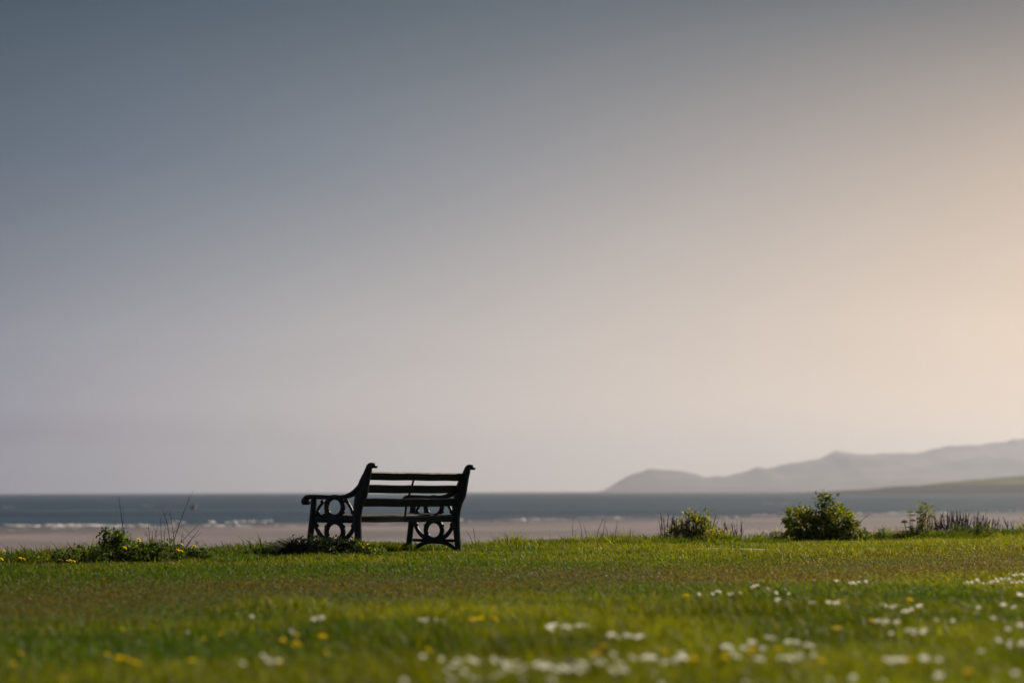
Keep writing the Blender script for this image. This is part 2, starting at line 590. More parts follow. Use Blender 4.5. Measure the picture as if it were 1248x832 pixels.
# ---------------------------------------------------------------- grass
def make_grass():
    rg = np.random.default_rng(7)
    xs, ys = [], []
    for d0, d1, dens in ((3.0, 5.2, 2600), (5.2, 8, 5200), (8, 11, 4600), (11, 15, 4200), (15, 20, 3600), (20, 26, 3000), (26, 34, 2200)):
        wmax = d1 * 0.211 + 3.2
        n = int((d1 - d0) * 2 * wmax * dens)
        y = rg.uniform(d0, d1, n)
        x = rg.uniform(-wmax, wmax, n)
        over = np.abs(x) - (y * 0.211 + 0.7)
        k = rg.random(n) < 1 - smooth(-0.2, 0.6, over) * 0.45 - smooth(1.5, 2.3, over) * 0.55
        xs.append(x[k])
        ys.append(y[k])
    x, y = np.concatenate(xs), np.concatenate(ys)
    t = x * SA.x + y * SA.y
    n = x * SN.x + y * SN.y
    mm = n - N_EDGE - edge_shift(t)
    keep = mm < 1.1
    # the bare patch of the trodden path
    bp = BARE
    e = ((x - bp.x) / 0.40) ** 2 + ((y - bp.y + 0.25) / 1.05) ** 2
    keep &= (e > 1 + 0.5 * vnoise(x * 6, y * 6, 8))
    x, y, t, n, mm = (a[keep] for a in (x, y, t, n, mm))
    cnt = len(x)
    n1 = vnoise(x * 0.55, y * 0.55, 21)
    n2 = vnoise(x * 1.7, y * 1.7, 22)
    n3 = vnoise(x * 5.0, y * 5.0, 23)
    # how trodden / dry: a worn way that runs along the shore
    wob = 0.5 * vnoise(t * 0.25, t * 0, 30)
    band = np.exp(-((n - 11.0 - wob) / 1.75) ** 2)
    band = np.clip(band * (1.0 + 0.35 * n2 + 0.25 * n1), 0, 1)
    lush = smooth(9.6, 8.0, n) if False else 1 - smooth(7.6, 9.4, n)
    crest = smooth(-1.0, -0.2, mm)
    h = 0.019 + 0.019 * lush + 0.007 * smooth(12.2, 13.5, n) + crest * (0.026 + 0.040 * n2 + 0.02 * n1)
    h = h + 0.026 * smooth(12.15, 12.3, n + 0.12 * n2 + 0.05 * n3) * smooth(15.2, 16.8, t) * (1 - 0.6 * smooth(12.6, 14.0, n))
    h = h * (1 - 0.35 * band) * (1 + 0.25 * n1 + 0.25 * n2 + 0.25 * n3)
    # single taller tufts
    tuft = smooth(0.50, 0.85, vnoise(x * 2.6, y * 2.6, 41)) * (0.4 + 0.6 * lush) * (1 - band)
    h = h * (1 + 1.1 * tuft)
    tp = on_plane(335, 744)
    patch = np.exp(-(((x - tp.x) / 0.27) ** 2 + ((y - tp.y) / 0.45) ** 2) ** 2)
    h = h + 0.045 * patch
    h = h * np.exp(rg.normal(0, 0.28, cnt))
    h = np.clip(h, 0.012, 0.24)
    # colour of the blades, with side-to-side light put in: lush green, yellower, straw and thatch
    g0 = np.array([0.090, 0.142, 0.004])
    g1 = np.array([0.178, 0.188, 0.003])
    g2 = np.array([0.044, 0.098, 0.005])
    dry = np.array([0.108, 0.082, 0.020])
    straw = np.array([0.20, 0.155, 0.065])
    a = np.clip(0.42 + 0.15 * x + 0.75 * n1 + 0.45 * n2 + rg.normal(0, 0.25, cnt), 0, 1)[:, None]  # x term: sunlit yellow put into the colour towards the right
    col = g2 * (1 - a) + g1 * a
    col = 0.78 * col + 0.22 * g0
    isdry = rg.random(cnt) < (0.05 + 0.72 * band)
    col[isdry] = dry * (0.8 + 0.4 * rg.random((isdry.sum(), 1)))
    iss = rg.random(cnt) < (0.015 + 0.05 * band)
    col[iss] = straw
    col = col * (1 + 0.25 * patch[:, None]) * np.exp(rg.normal(0, 0.28, cnt))[:, None] * (1 + (0.055 * np.clip(x, -5, 4) + lush * (-0.12 + 0.02 * np.clip(x, -2.5, 3) + 0.32 * vnoise(x * 0.8, y * 0.5, 61) + 0.22 * n2))[:, None])  # x terms: left darkening and right sunlight put into blade colour
    ang = rg.uniform(0, 2 * np.pi, cnt)
    wd = (0.0017 + 0.0011 * rg.random(cnt)) * (1 + 0.30 * (y > 13) + 0.35 * (y > 20)) * (1 + 0.4 * crest)
    lean = np.abs(rg.normal(0.55, 0.30, cnt)) * (1 + 0.5 * band)
    la = rg.uniform(0, 2 * np.pi, cnt)
    lx = np.cos(la) * lean - 0.10
    ly = np.sin(la) * lean
    z = ground_z(x, y) - 0.004
    cx, cy = np.cos(ang) * wd, np.sin(ang) * wd
    P = np.empty((cnt, 5, 3), np.float32)
    P[:, 0] = np.stack([x - cx, y - cy, z], 1)
    P[:, 1] = np.stack([x + cx, y + cy, z], 1)
    hx, hy = x + lx * h * 0.35, y + ly * h * 0.35
    P[:, 2] = np.stack([hx + cx * 0.8, hy + cy * 0.8, z + h * 0.58], 1)
    P[:, 3] = np.stack([hx - cx * 0.8, hy - cy * 0.8, z + h * 0.58], 1)
    P[:, 4] = np.stack([x + lx * h * 1.05, y + ly * h * 1.05, z + h * (1 - 0.18 * lean)], 1)
    me = bpy.data.meshes.new('grass')
    me.vertices.add(cnt * 5)
    me.vertices.foreach_set('co', P.reshape(-1))
    base = (np.arange(cnt) * 5)[:, None]
    li = (base + np.array([[0, 1, 2, 3, 3, 2, 4]])).astype(np.int32).reshape(-1)
    me.loops.add(cnt * 7)
    me.loops.foreach_set('vertex_index', li)
    ls = (np.arange(cnt)[:, None] * 7 + np.array([[0, 4]])).astype(np.int32).reshape(-1)
    me.polygons.add(cnt * 2)
    me.polygons.foreach_set('loop_start', ls)
    me.update(calc_edges=True)
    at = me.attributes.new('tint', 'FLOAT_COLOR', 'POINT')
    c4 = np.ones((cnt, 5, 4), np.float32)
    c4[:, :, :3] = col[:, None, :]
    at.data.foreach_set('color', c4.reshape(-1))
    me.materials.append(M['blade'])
    o = bpy.data.objects.new('grass', me)
    COL.objects.link(o)
    tag(o, 'short green lawn grass with a dry brown trodden band', 'grass', kind='stuff')
    print('blades', cnt)


BARE = on_plane(888, 668.5)
make_grass()
pth = MB()
pc = []
for i in range(28):
    a = 2 * math.pi * i / 28
    r_ = 1 + 0.2 * math.sin(3 * a + 1) + 0.1 * math.sin(7 * a)
    X, Y = BARE.x + 0.42 * r_ * math.cos(a), BARE.y - 0.2 + 0.95 * r_ * math.sin(a)
    pc.append((X, Y, gz(X, Y) + 0.006))
pth.add(pc + [(BARE.x, BARE.y - 0.2, gz(BARE.x, BARE.y - 0.2) + 0.012)], [(i, (i + 1) % 28, 28) for i in range(28)])
tag(pth.build('path', M['path']), kind='structure')


# ---------------------------------------------------------------- the bench
def catmull(pts, n=6):
    P = [np.array(p, float) for p in pts]
    out_ = []
    for i in range(len(P) - 1):
        p0, p1, p2, p3 = P[max(i - 1, 0)], P[i], P[i + 1], P[min(i + 2, len(P) - 1)]
        for k in range(n):
            t_ = k / n
            out_.append(0.5 * ((2 * p1) + (p2 - p0) * t_ + (2 * p0 - 5 * p1 + 4 * p2 - p3) * t_ ** 2 + (3 * p1 - p0 - 3 * p2 + p3) * t_ ** 3))
    out_.append(P[-1])
    return out_


# local axes of the bench: x along the seat, y forward (to the sea), z up
def bar_ring(u, z, nu, nz_, w_, T, x0):
    b_ = min(w_, T) * 0.22
    cs = [(-w_ / 2 + b_, -T / 2), (w_ / 2 - b_, -T / 2), (w_ / 2, -T / 2 + b_), (w_ / 2, T / 2 - b_), (w_ / 2 - b_, T / 2), (-w_ / 2 + b_, T / 2), (-w_ / 2, T / 2 - b_), (-w_ / 2, -T / 2 + b_)]
    return [Vector((x0 + tt, u + nu * ww, z + nz_ * ww)) for ww, tt in cs]


def ribbon(mb, pts, T, x0, n=6):
    """flat cast bar in the (y, z) plane: pts = [(u, z, width)]"""
    q_ = catmull(pts, n)
    rings = []
    for i, p in enumerate(q_):
        d = q_[min(i + 1, len(q_) - 1)][:2] - q_[max(i - 1, 0)][:2]
        d = d / (np.linalg.norm(d) + 1e-9)
        rings.append(bar_ring(p[0], p[1], -d[1], d[0], max(p[2], 0.004) * 1.13, T, x0))
    mb.sweep(rings)


def ring_bar(mb, u, z, r, w_, T, x0, sq=1.0, n=30):
    rings = []
    for i in range(n):
        a = 2 * math.pi * i / n
        rings.append(bar_ring(u + math.cos(a) * r, z + math.sin(a) * r * sq, math.cos(a), math.sin(a), w_, T, x0))
    mb.sweep(rings, closed=True)


U = lambda x: (445 - x) / 508.0
Z = lambda y: 0.569 + (244 - y) / 670.0
BL = 1.44


def end_frame(parent, x0):
    rail = MB()
    # seat rail, foot rail
    ribbon(rail, [(0.03, Z(412), 0.062), (0.28, Z(413), 0.056), (0.545, Z(412), 0.056)], 0.034, x0)
    ribbon(rail, [(0.02, 0.108, 0.026), (0.28, 0.106, 0.026), (0.56, 0.108, 0.026)], 0.030, x0)
    # arch below the foot rail
    ribbon(rail, [(0.55, 0.010, 0.036), (0.49, 0.056, 0.034), (0.40, 0.086, 0.032), (0.29, 0.094, 0.032), (0.18, 0.086, 0.032), (0.09, 0.056, 0.034), (0.03, 0.010, 0.036)], 0.026, x0)
    # curved braces either side of the rings
    ribbon(rail, [(U(176), Z(392), 0.020), (U(190), Z(345), 0.020), (U(222), Z(304), 0.022)], 0.024, x0)
    ribbon(rail, [(U(352), Z(292), 0.026), (U(380), Z(330), 0.024), (U(408), Z(388), 0.022)], 0.024, x0)
    ribbon(rail, [(U(168), Z(430), 0.034), (U(182), Z(478), 0.034), (U(212), Z(520), 0.036), (U(250), Z(545), 0.040)], 0.024, x0)
    ribbon(rail, [(U(410), Z(430), 0.034), (U(398), Z(478), 0.034), (U(368), Z(520), 0.036), (U(330), Z(545), 0.040)], 0.024, x0)
    # little curls where the braces meet the rails
    for cu, cz_ in ((U(186), Z(372)), (U(398), Z(372)), (U(180), Z(452)), (U(400), Z(452)), (U(212), Z(306)), (U(366), Z(306))):
        ring_bar(rail, cu, cz_, 0.012, 0.011, 0.022, x0, 1.0, 12)
    fr = rail.build('end_frame', M['iron'], parent, True)
    leg = MB()
    ribbon(leg, [(U(128), -0.02, 0.060), (U(132), 0.06, 0.050), (U(142), 0.20, 0.050), (U(152), 0.33, 0.052), (U(158), 0.43, 0.050), (U(160), Z(281), 0.046)], 0.042, x0)
    leg.build('leg', M['iron'], fr, True)
    leg = MB()
    ribbon(leg, [(U(447), -0.02, 0.064), (U(440), 0.05, 0.052), (U(432), 0.18, 0.058), (U(427), 0.33, 0.070), (U(434), 0.45, 0.088), (U(452), 0.55, 0.112),
                 (U(468), 0.645, 0.096), (U(484), 0.72, 0.068), (U(496), 0.775, 0.056)], 0.044, x0)
    # scroll at the top of the upright, rolled backwards
    ribbon(leg, [(U(494), 0.765, 0.054), (U(499), 0.790, 0.050), (U(511), 0.806, 0.040), (U(526), 0.801, 0.034), (U(531), 0.788, 0.030)], 0.047, x0)
    c = []
    for i in range(14):
        a = 2 * math.pi * i / 14
        c.append((U(527) + 0.016 * math.cos(a), 0.793 + 0.016 * math.sin(a)))
    leg.add([(x0 - 0.030, a, b) for a, b in c] + [(x0 + 0.030, a, b) for a, b in c], [tuple(range(14)), tuple(range(27, 13, -1))] + [(i, 14 + i, 14 + (i + 1) % 14, (i + 1) % 14) for i in range(14)])
    leg.build('leg', M['iron'], fr, True)
    arm = MB()
    ribbon(arm, [(U(464), Z(178), 0.030), (U(444), Z(215), 0.044), (U(408), Z(252), 0.042), (U(365), Z(273), 0.034), (U(320), Z(280), 0.034), (U(260), Z(280), 0.034), (U(190), Z(277), 0.036),
                 (U(140), Z(276), 0.036), (U(115), Z(283), 0.040), (U(105), Z(300), 0.042), (U(112), Z(312), 0.034)], 0.058, x0)
    c = []
    for i in range(16):
        a = 2 * math.pi * i / 16
        c.append((U(111) + 0.032 * math.cos(a), Z(304) + 0.032 * math.sin(a)))
    arm.add([(x0 - 0.033, a, b) for a, b in c] + [(x0 + 0.033, a, b) for a, b in c], [tuple(range(16)), tuple(range(31, 15, -1))] + [(i, 16 + i, 16 + (i + 1) % 16, (i + 1) % 16) for i in range(16)])
    arm.build('armrest', M['iron'], fr, True)
    for cy, cz, rr in ((U(289), Z(338), 0.100), (U(290), Z(488), 0.100)):
        rg_ = MB()
        ring_bar(rg_, cy, cz, rr, 0.046, 0.032, x0, 0.9)
        for k in range(8):
            a = math.pi / 8 + math.pi * k / 4
            if abs(math.sin(a)) > 0.8:
                continue
            for rad, s_ in ((rr - 0.022, 0.011), (rr + 0.022, 0.013)):
                rg_.ball((x0, cy + math.cos(a) * rad, cz + math.sin(a) * rad), s_, 7, 5)
        rg_.build('ring', M['iron'], fr, True)


bench = empty('park_bench')
tag(bench, 'dark park bench with ornate cast iron ends facing the sea', 'bench')
for x0 in (0.0, BL):
    end_frame(bench, x0)


def slat(name, y, z, hgt, thick, tilt, sag=0.0, seed=0):
    """a wooden board along x with eased edges; tilt turns its face back"""
    mb = MB()
    b_ = 0.004
    cs = [(-thick / 2 + b_, -hgt / 2), (thick / 2 - b_, -hgt / 2), (thick / 2, -hgt / 2 + b_), (thick / 2, hgt / 2 - b_), (thick / 2 - b_, hgt / 2), (-thick / 2 + b_, hgt / 2),
          (-thick / 2, hgt / 2 - b_), (-thick / 2, -hgt / 2 + b_)]
    ct, st = math.cos(tilt), math.sin(tilt)
    rings = []
    for i in range(25):
        s_ = i / 24
        x_ = 0.012 + s_ * (BL - 0.024)
        dz = -sag * 4 * s_ * (1 - s_) + 0.0012 * math.sin(17 * s_ + seed)
        dy = 0.0015 * math.sin(9 * s_ + seed * 2)
        rings.append([Vector((x_, y + dy + a * ct - b * st, z + dz + a * st + b * ct)) for a, b in cs])
    mb.sweep(rings)
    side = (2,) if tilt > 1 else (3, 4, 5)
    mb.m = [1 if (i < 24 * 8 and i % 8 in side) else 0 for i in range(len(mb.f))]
    o = mb.build(name, [M['slat'], M['worn_lit']], bench)
    return o


RAKE = math.atan2(0.115, 0.30)
for zc, uc, sg in ((0.709, U(478) + 0.012, 0.0), (0.594, U(456) + 0.012, 0.003), (0.472, U(436) + 0.014, 0.004)):
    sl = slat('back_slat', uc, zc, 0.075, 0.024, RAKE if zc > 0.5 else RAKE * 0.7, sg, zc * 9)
    for xb in (0.035, BL / 2, BL - 0.035):
        bo = MB()
        bo.ball((xb, uc - 0.013, zc), 0.009, 8, 5, (1, 0.5, 1))
        bo.build('bolt', M['iron'], sl, True)
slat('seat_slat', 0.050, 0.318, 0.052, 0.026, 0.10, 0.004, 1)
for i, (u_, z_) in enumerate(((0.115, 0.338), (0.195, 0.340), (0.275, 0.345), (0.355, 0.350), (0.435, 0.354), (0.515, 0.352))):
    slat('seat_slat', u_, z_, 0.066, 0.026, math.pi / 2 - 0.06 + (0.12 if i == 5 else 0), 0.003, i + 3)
st_ = MB()
pts = [(0.56, 0.322), (0.40, 0.318), (0.20, 0.308), (0.09, 0.306), (0.072, 0.33), (U(434) + 0.034, 0.44), (U(452) + 0.032, 0.55), (U(470) + 0.030, 0.645), (U(484) + 0.030, 0.72)]
rings = []
for p in catmull([(a, b, 0) for a, b in pts], 5):
    rings.append(p)
rr = []
for i, p in enumerate(rings):
    d = rings[min(i + 1, len(rings) - 1)] - rings[max(i - 1, 0)]
    d = d / (np.linalg.norm(d) + 1e-9)
    rr.append(bar_ring(p[0], p[1], -d[1], d[0], 0.008, 0.026, BL / 2))
st_.sweep(rr)
st_.build('back_strap', M['iron'], bench)
b_at = Vector(((438.8 - 624) / F * 22.0, 22.0, 0))
bench.rotation_euler = (0, R(0.3), R(53))
bench.location = (b_at.x, b_at.y, 0.004)


# ---------------------------------------------------------------- plants
def tint(c, rnd, v=0.25):
    k = math.exp(rnd.gauss(0, v))
    return (c[0] * k * rnd.uniform(0.9, 1.15), c[1] * k, c[2] * k * rnd.uniform(0.85, 1.15))


def stem_path(rnd, base, dirn, ln, droop=0.0, n=5, wob=0.06):
    pts = [Vector(base)]
    d = dirn.normalized()
    for i in range(n):
        d = (d + Vector((rnd.gauss(0, wob), rnd.gauss(0, wob), rnd.gauss(0, wob) - droop))).normalized()
        pts.append(pts[-1] + d * ln / n)
    return pts


def lobe_bush(name, label, cat, base, lobes, n_leaf, leaf_l, cols, seed, leaf_w=0.55, group=None, stem_mat='greenstem', shell=0.55, updir=0.35, tips=None):
    """leafy plant: stems fan from the base into lobes [(dx, dy, dz, r, squash)], leaves fill each lobe"""
    rnd = random.Random(seed)
    root = empty(name, base)
    tag(root, label, cat, group)
    st = MB()
    lf = MB()
    tot = sum(l[3] ** 2 for l in lobes)
    for (dx, dy, dz, r, sq) in lobes:
        c = Vector((dx, dy, dz))
        for k in range(5):
            tgt = c + Vector((rnd.gauss(0, r * 0.45), rnd.gauss(0, r * 0.45), rnd.gauss(0, r * 0.35)))
            b0_ = Vector((dx * 0.35 + rnd.gauss(0, 0.02), dy * 0.35 + rnd.gauss(0, 0.02), -0.02))
            mid = b0_.lerp(tgt, 0.5) + Vector((rnd.gauss(0, 0.02), rnd.gauss(0, 0.02), 0.02))
            st.tube([b0_, mid, tgt], [0.006, 0.0045, 0.002])
        k_leaf = int(n_leaf * r * r / tot)
        # leaves sit in small sprays so the outline stays uneven
        n_spray = max(5, k_leaf // 11)
        for s_ in range(n_spray):
            v = Vector((rnd.gauss(0, 1), rnd.gauss(0, 1), rnd.gauss(0, 1))).normalized()
            rad = r * (shell + (1 - shell) * rnd.random() ** 0.7) * rnd.uniform(0.75, 1.12)
            sc = c + Vector((v.x * rad, v.y * rad, v.z * rad * sq))
            if sc.z < 0.0:
                sc.z = rnd.uniform(0, 0.05)
            base_col = rnd.choice(cols)
            if tips and v.z > 0.35 and rnd.random() < 0.65:
                base_col = rnd.choice(tips)
            grow = (v + Vector((0, 0, updir))).normalized()
            for j in range(11):
                p = sc + Vector((rnd.gauss(0, 1), rnd.gauss(0, 1), rnd.gauss(0, 1))) * leaf_l * 0.55
                p.z = max(p.z, 0.005)
                d = grow + Vector((rnd.gauss(0, 0.7), rnd.gauss(0, 0.7), rnd.gauss(0, 0.6)))
                lf.col = tint(base_col if rnd.random() < 0.6 else rnd.choice(cols), rnd, 0.25)
                ll = leaf_l * rnd.uniform(0.6, 1.25)
                lf.leaf(p, d, Vector((rnd.gauss(0, 0.4), rnd.gauss(0, 0.4), 1)), ll, ll * leaf_w, 0.15, rnd.uniform(0, 0.4))
    st.build('stem', M[stem_mat], root)
    lf.build('foliage', M['leaf'], root)
    return root


def dry_stalks(name, label, cat, base, specs, mat='twig', group=None, seed=1, seeds=0.0, rad=0.004, branches=3):
    """bare stalks: specs = [(dx, dy, lean_x, lean_y, length)]"""
    rnd = random.Random(seed)
    root = empty(name, base)
    tag(root, label, cat, group)
    for (dx, dy, lx, ly, ln) in specs:
        mb = MB()
        pts = stem_path(rnd, (dx, dy, -0.02), Vector((lx, ly, 1)), ln, 0.0, 7, 0.07)
        mb.tube(pts, [rad * (1 - 0.75 * i / 7) for i in range(8)])
        for b_ in range(rnd.randint(max(0, branches - 1), branches + 1) if branches else 0):
            i = rnd.randint(2, 6)
            d = Vector((rnd.gauss(0, 0.8), rnd.gauss(0, 0.6), rnd.uniform(0.3, 1.0)))
            bp_ = stem_path(rnd, pts[i], d, ln * rnd.uniform(0.12, 0.32), -0.03, 4, 0.12)
            mb.tube(bp_, [rad * 0.45, rad * 0.4, rad * 0.3, rad * 0.22, rad * 0.15], 4)
        so = mb.build('stalk', M[mat], root)
        if seeds and rnd.random() < seeds + 0.2:
            sh = MB()
            q_ = [pts[3].lerp(pts[7], k / 13) for k in range(14)]
            rd = [rnd.uniform(0.0015, 0.0065) * (0.5 + 1.2 * math.sin(math.pi * min(1, 0.1 + k / 14)) ** 0.7) * (0.6 + 0.6 * seeds) for k in range(14)]
            sh.tube(q_, rd, 6)
            sh.build('seed_head', M[mat], so)
    return root


def place(px, d=None, m=-0.2):
    """a spot on the lawn in direction px: at distance d, or m metres from the lawn's edge"""
    k = (px - 624) / F
    if d is None:
        d = 25.0
        for _ in range(6):
            t_ = k * d * SA.x + d * SA.y
            d = (N_EDGE + float(edge_shift(np.array([t_]))[0]) + m) / (k * SN.x + SN.y)
    x = k * d
    return Vector((x, d, gz(x, d)))


DK = [(0.028, 0.058, 0.010), (0.042, 0.080, 0.012), (0.036, 0.068, 0.012)]
MID = [(0.070, 0.120, 0.010), (0.094, 0.140, 0.010), (0.056, 0.098, 0.010)]
YEL = [(0.22, 0.24, 0.010), (0.28, 0.26, 0.012), (0.16, 0.20, 0.010)]

# left cluster by the edge
lobe_bush('leafy_weed', 'dark leafy weed clump left of the tall leafy plant at the lawn edge', 'plant', place(97, m=-0.85),
          [(-0.12, 0, 0.05, 0.10, 0.8), (0.05, 0.03, 0.07, 0.11, 0.8), (0.20, -0.02, 0.12, 0.06, 1.0)], 620, 0.038, DK, 3, group='leafy plants along the lawn edge')
lobe_bush('leafy_weed', 'tall leafy plant with one raised leafy head among the left weeds', 'plant', place(136, m=-0.8),
          [(0.0, 0, 0.10, 0.10, 0.9), (-0.03, 0.02, 0.24, 0.060, 0.7), (0.06, 0.0, 0.215, 0.06, 0.5)], 640, 0.042, MID + DK[1:], 4, group='leafy plants along the lawn edge')
lobe_bush('leafy_weed', 'wide low leafy weed clump beneath the bare twigs left of the bench', 'plant', place(182, m=-0.95),
          [(-0.18, 0, 0.07, 0.11, 0.8), (0.0, 0.02, 0.075, 0.12, 0.8), (0.17, 0.0, 0.075, 0.11, 0.85)], 900, 0.042, MID + DK, 5, group='leafy plants along the lawn edge')
lobe_bush('leafy_weed', 'small low weed with yellow dandelions between bare twigs and bench', 'plant', place(238, m=-1),
          [(-0.04, 0, 0.045, 0.08, 0.8), (0.07, 0.0, 0.035, 0.07, 0.7)], 520, 0.036, DK + MID, 6, group='leafy plants along the lawn edge')
lobe_bush('leafy_weed', 'spiky little weed at the far left end of the lawn edge', 'plant', place(22, m=-0.5),
          [(0, 0, 0.05, 0.08, 0.8), (0.15, 0, 0.03, 0.05, 0.7)], 190, 0.05, DK + MID, 7, leaf_w=0.28, updir=1.2, group='leafy plants along the lawn edge')
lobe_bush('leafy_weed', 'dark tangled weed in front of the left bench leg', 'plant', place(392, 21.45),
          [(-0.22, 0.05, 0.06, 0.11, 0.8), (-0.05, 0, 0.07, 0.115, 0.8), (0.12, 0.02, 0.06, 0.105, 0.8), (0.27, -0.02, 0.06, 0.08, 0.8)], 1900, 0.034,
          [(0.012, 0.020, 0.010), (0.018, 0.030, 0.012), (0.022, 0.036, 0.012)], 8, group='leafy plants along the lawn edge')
lobe_bush('leafy_weed', 'bright leafy weed against the back leg of the bench left end', 'plant', place(446, 21.3),
          [(0, 0, 0.05, 0.075, 0.9), (-0.05, 0, 0.11, 0.05, 0.8), (0.09, 0, 0.045, 0.06, 0.8)], 300, 0.035, MID + YEL[:1], 9, group='leafy plants along the lawn edge')


def grass_tuft(label, base, w_, n, hgt, cols, seed, lean=0.5, bias=(0, 0)):
    rnd = random.Random(seed)
    mb = MB()
    for i in range(n):
        a = rnd.uniform(0, 2 * math.pi)
        r_ = w_ * math.sqrt(rnd.random())
        p = Vector((math.cos(a) * r_, math.sin(a) * r_ * 0.6, -0.01))
        ln = hgt * rnd.uniform(0.55, 1.15)
        d = Vector((p.x / w_ * lean + rnd.gauss(0, 0.2) + bias[0], p.y / w_ * lean + rnd.gauss(0, 0.2) + bias[1], 1)).normalized()
        s_ = d.cross(Vector((rnd.gauss(0, 1), rnd.gauss(0, 1), 0.1))).normalized() * rnd.uniform(0.002, 0.0035)
        out_ = Vector((d.x, d.y, 0))
        p1 = p + d * ln * 0.5
        p2 = p1 + (d * 0.7 + out_ * 0.5 - Vector((0, 0, 0.12))) * ln * 0.3
        p3 = p2 + (d * 0.4 + out_ * 0.9 - Vector((0, 0, 0.3))) * ln * 0.25
        mb.col = tint(rnd.choice(cols), rnd, 0.25)
        mb.add([p - s_, p + s_, p1 - s_, p1 + s_, p2 - s_ * 0.7, p2 + s_ * 0.7, p3], [(0, 1, 3, 2), (2, 3, 5, 4), (4, 5, 6)])
    o = mb.build('grass_tuft', M['blade'])
    o.location = base
    tag(o, label, 'grass tuft', 'taller grass tufts along the lawn edge')
    return o


GC = [(0.056, 0.100, 0.008), (0.085, 0.135, 0.008), (0.13, 0.155, 0.008)]
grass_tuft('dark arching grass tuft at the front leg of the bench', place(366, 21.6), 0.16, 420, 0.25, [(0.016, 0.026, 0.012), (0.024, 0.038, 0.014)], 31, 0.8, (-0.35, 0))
grass_tuft('rounded green tuft left of the dark weed by the bench', place(330, 21.9), 0.13, 420, 0.12, [(0.035, 0.062, 0.012), (0.045, 0.075, 0.012)], 32)
grass_tuft('bright grass mound under the bench seat near its left end', place(462, 22.2), 0.15, 800, 0.17, GC, 33)
grass_tuft('broad bright grass mound under the middle of the bench seat', place(476, 22.7), 0.15, 800, 0.15, GC, 34)
grass_tuft('grass tuft topping the rise right of the bench, below the thin stems', place(685, m=-0.2), 0.22, 700, 0.12, GC[:2], 35)
grass_tuft('low grass tuft just right of the bench back leg', place(590, m=-0.3), 0.22, 520, 0.10, GC[:2], 36)
grass_tuft('grass tuft below the dandelion at the left of the dry stalk bush', place(815, m=-0.25), 0.25, 600, 0.13, GC, 37)
grass_tuft('dark grass tuft left of the pale sandy patch on the lawn edge', place(848, 25.3), 0.22, 520, 0.085, GC[:2], 38)
grass_tuft('grass tuft at the lawn edge behind the pale sandy patch', place(930, m=-0.25), 0.25, 600, 0.13, GC, 39)
grass_tuft('low dark grass tuft in front of the large rounded bush', place(1010, 25.4), 0.20, 520, 0.09, GC[:2], 40)
grass_tuft('low dark grass tuft right of the one before the rounded bush', place(1050, 25.2), 0.18, 420, 0.08, GC[:2], 41)
grass_tuft('grass tuft in front of the dark dead dock stalks', place(1150, m=-0.4), 0.32, 800, 0.12, GC, 42)
grass_tuft('grass tuft at the right end of the lawn edge', place(1232, m=-0.3), 0.30, 700, 0.12, GC, 43)
grass_tuft('grass tuft between the left weeds and the rounded green tuft', place(285, m=-0.3), 0.18, 520, 0.085, GC[:2], 44)
grass_tuft('grass tuft at the lawn edge between far left weed and dark weed clump', place(62, m=-0.2), 0.14, 360, 0.09, GC[:2], 45)

# a ragged strip of longer grass along the very edge
rs = random.Random(77)
where = [(300, 'left of the bench'), (530, 'behind the bench right leg'), (630, 'right of the bench'), (660, 'right of the bench'), (745, 'between the thin stems and the yellow-green bush'),
         (770, 'between the thin stems and the yellow-green bush'), (795, 'left of the yellow-green bush'), (865, 'at the foot of the yellow-green bush'), (905, 'between the two right bushes'),
         (960, 'at the foot of the largest bush'), (1028, 'at the foot of the largest bush'), (1085, 'between the sprigs and the pale flowering weed'), (1100, 'left of the pale flowering weed'),
         (1140, 'among the dead dock stalks'), (1165, 'among the dead dock stalks'), (1195, 'among the dead dock stalks'), (1220, 'at the right end of the dock stalks')]
for px, wh in where:
    grass_tuft('ragged tuft of longer grass ' + wh, place(px, m=rs.uniform(-0.35, 0.1)), rs.uniform(0.14, 0.30), rs.randint(350, 700), rs.uniform(0.07, 0.15) * (1.45 if px > 780 else 1.0), rs.choice([GC, GC[:2], GC[1:]]), px, 0.7)

# dead stalks on the left
dry_stalks('dead_stalk_plant', 'lone dark bare twig leaning left beside the tall leafy plant', 'dead plant', place(157, m=-0.75),
           [(0.0, 0, -0.30, 0, 0.600), (0.03, 0.02, -0.42, 0.1, 0.360), (-0.06, 0.02, 0.1, 0.1, 0.240), (-0.20, 0.0, 0.22, 0, 0.264)], 'darktwig', 'bare dead stalks along the lawn edge', 51, rad=0.0062, branches=2)
dry_stalks('dead_stalk_plant', 'spray of tall bare twigs rising above the left weeds', 'dead plant', place(204, m=-0.8),
           [(-0.13, 0.03, -0.1, 0, 0.353), (-0.16, 0, 0.3, 0, 0.286), (0.03, 0.05, 0.35, 0, 0.437), (-0.02, 0.05, 0.02, 0, 0.386), (0.08, 0.03, 0.5, 0, 0.353), (-0.08, 0.04, -0.35, 0, 0.302), (0.10, -0.02, 0.2, 0, 0.286), (0.0, 0, 0.24, 0, 0.625), (0.02, 0.02, 0.15, 0.05, 0.504), (0.05, 0.02, 0.16, 0.0, 0.464), (-0.03, 0.0, -0.06, 0, 0.403), (-0.06, 0.02, -0.5, 0, 0.202), (0.0, 0.0, 0.8, 0, 0.242),
            (0.06, 0.0, 0.95, 0.1, 0.302), (-0.10, 0.0, 0.1, 0, 0.323), (-0.04, 0.0, 0.6, 0, 0.161), (0.04, 0, -0.7, 0, 0.181), (0.12, 0, 0.1, 0, 0.202), (0.18, 0, 0.5, 0.1, 0.222)], 'twig', 'bare dead stalks along the lawn edge', 52, rad=0.005, branches=3)
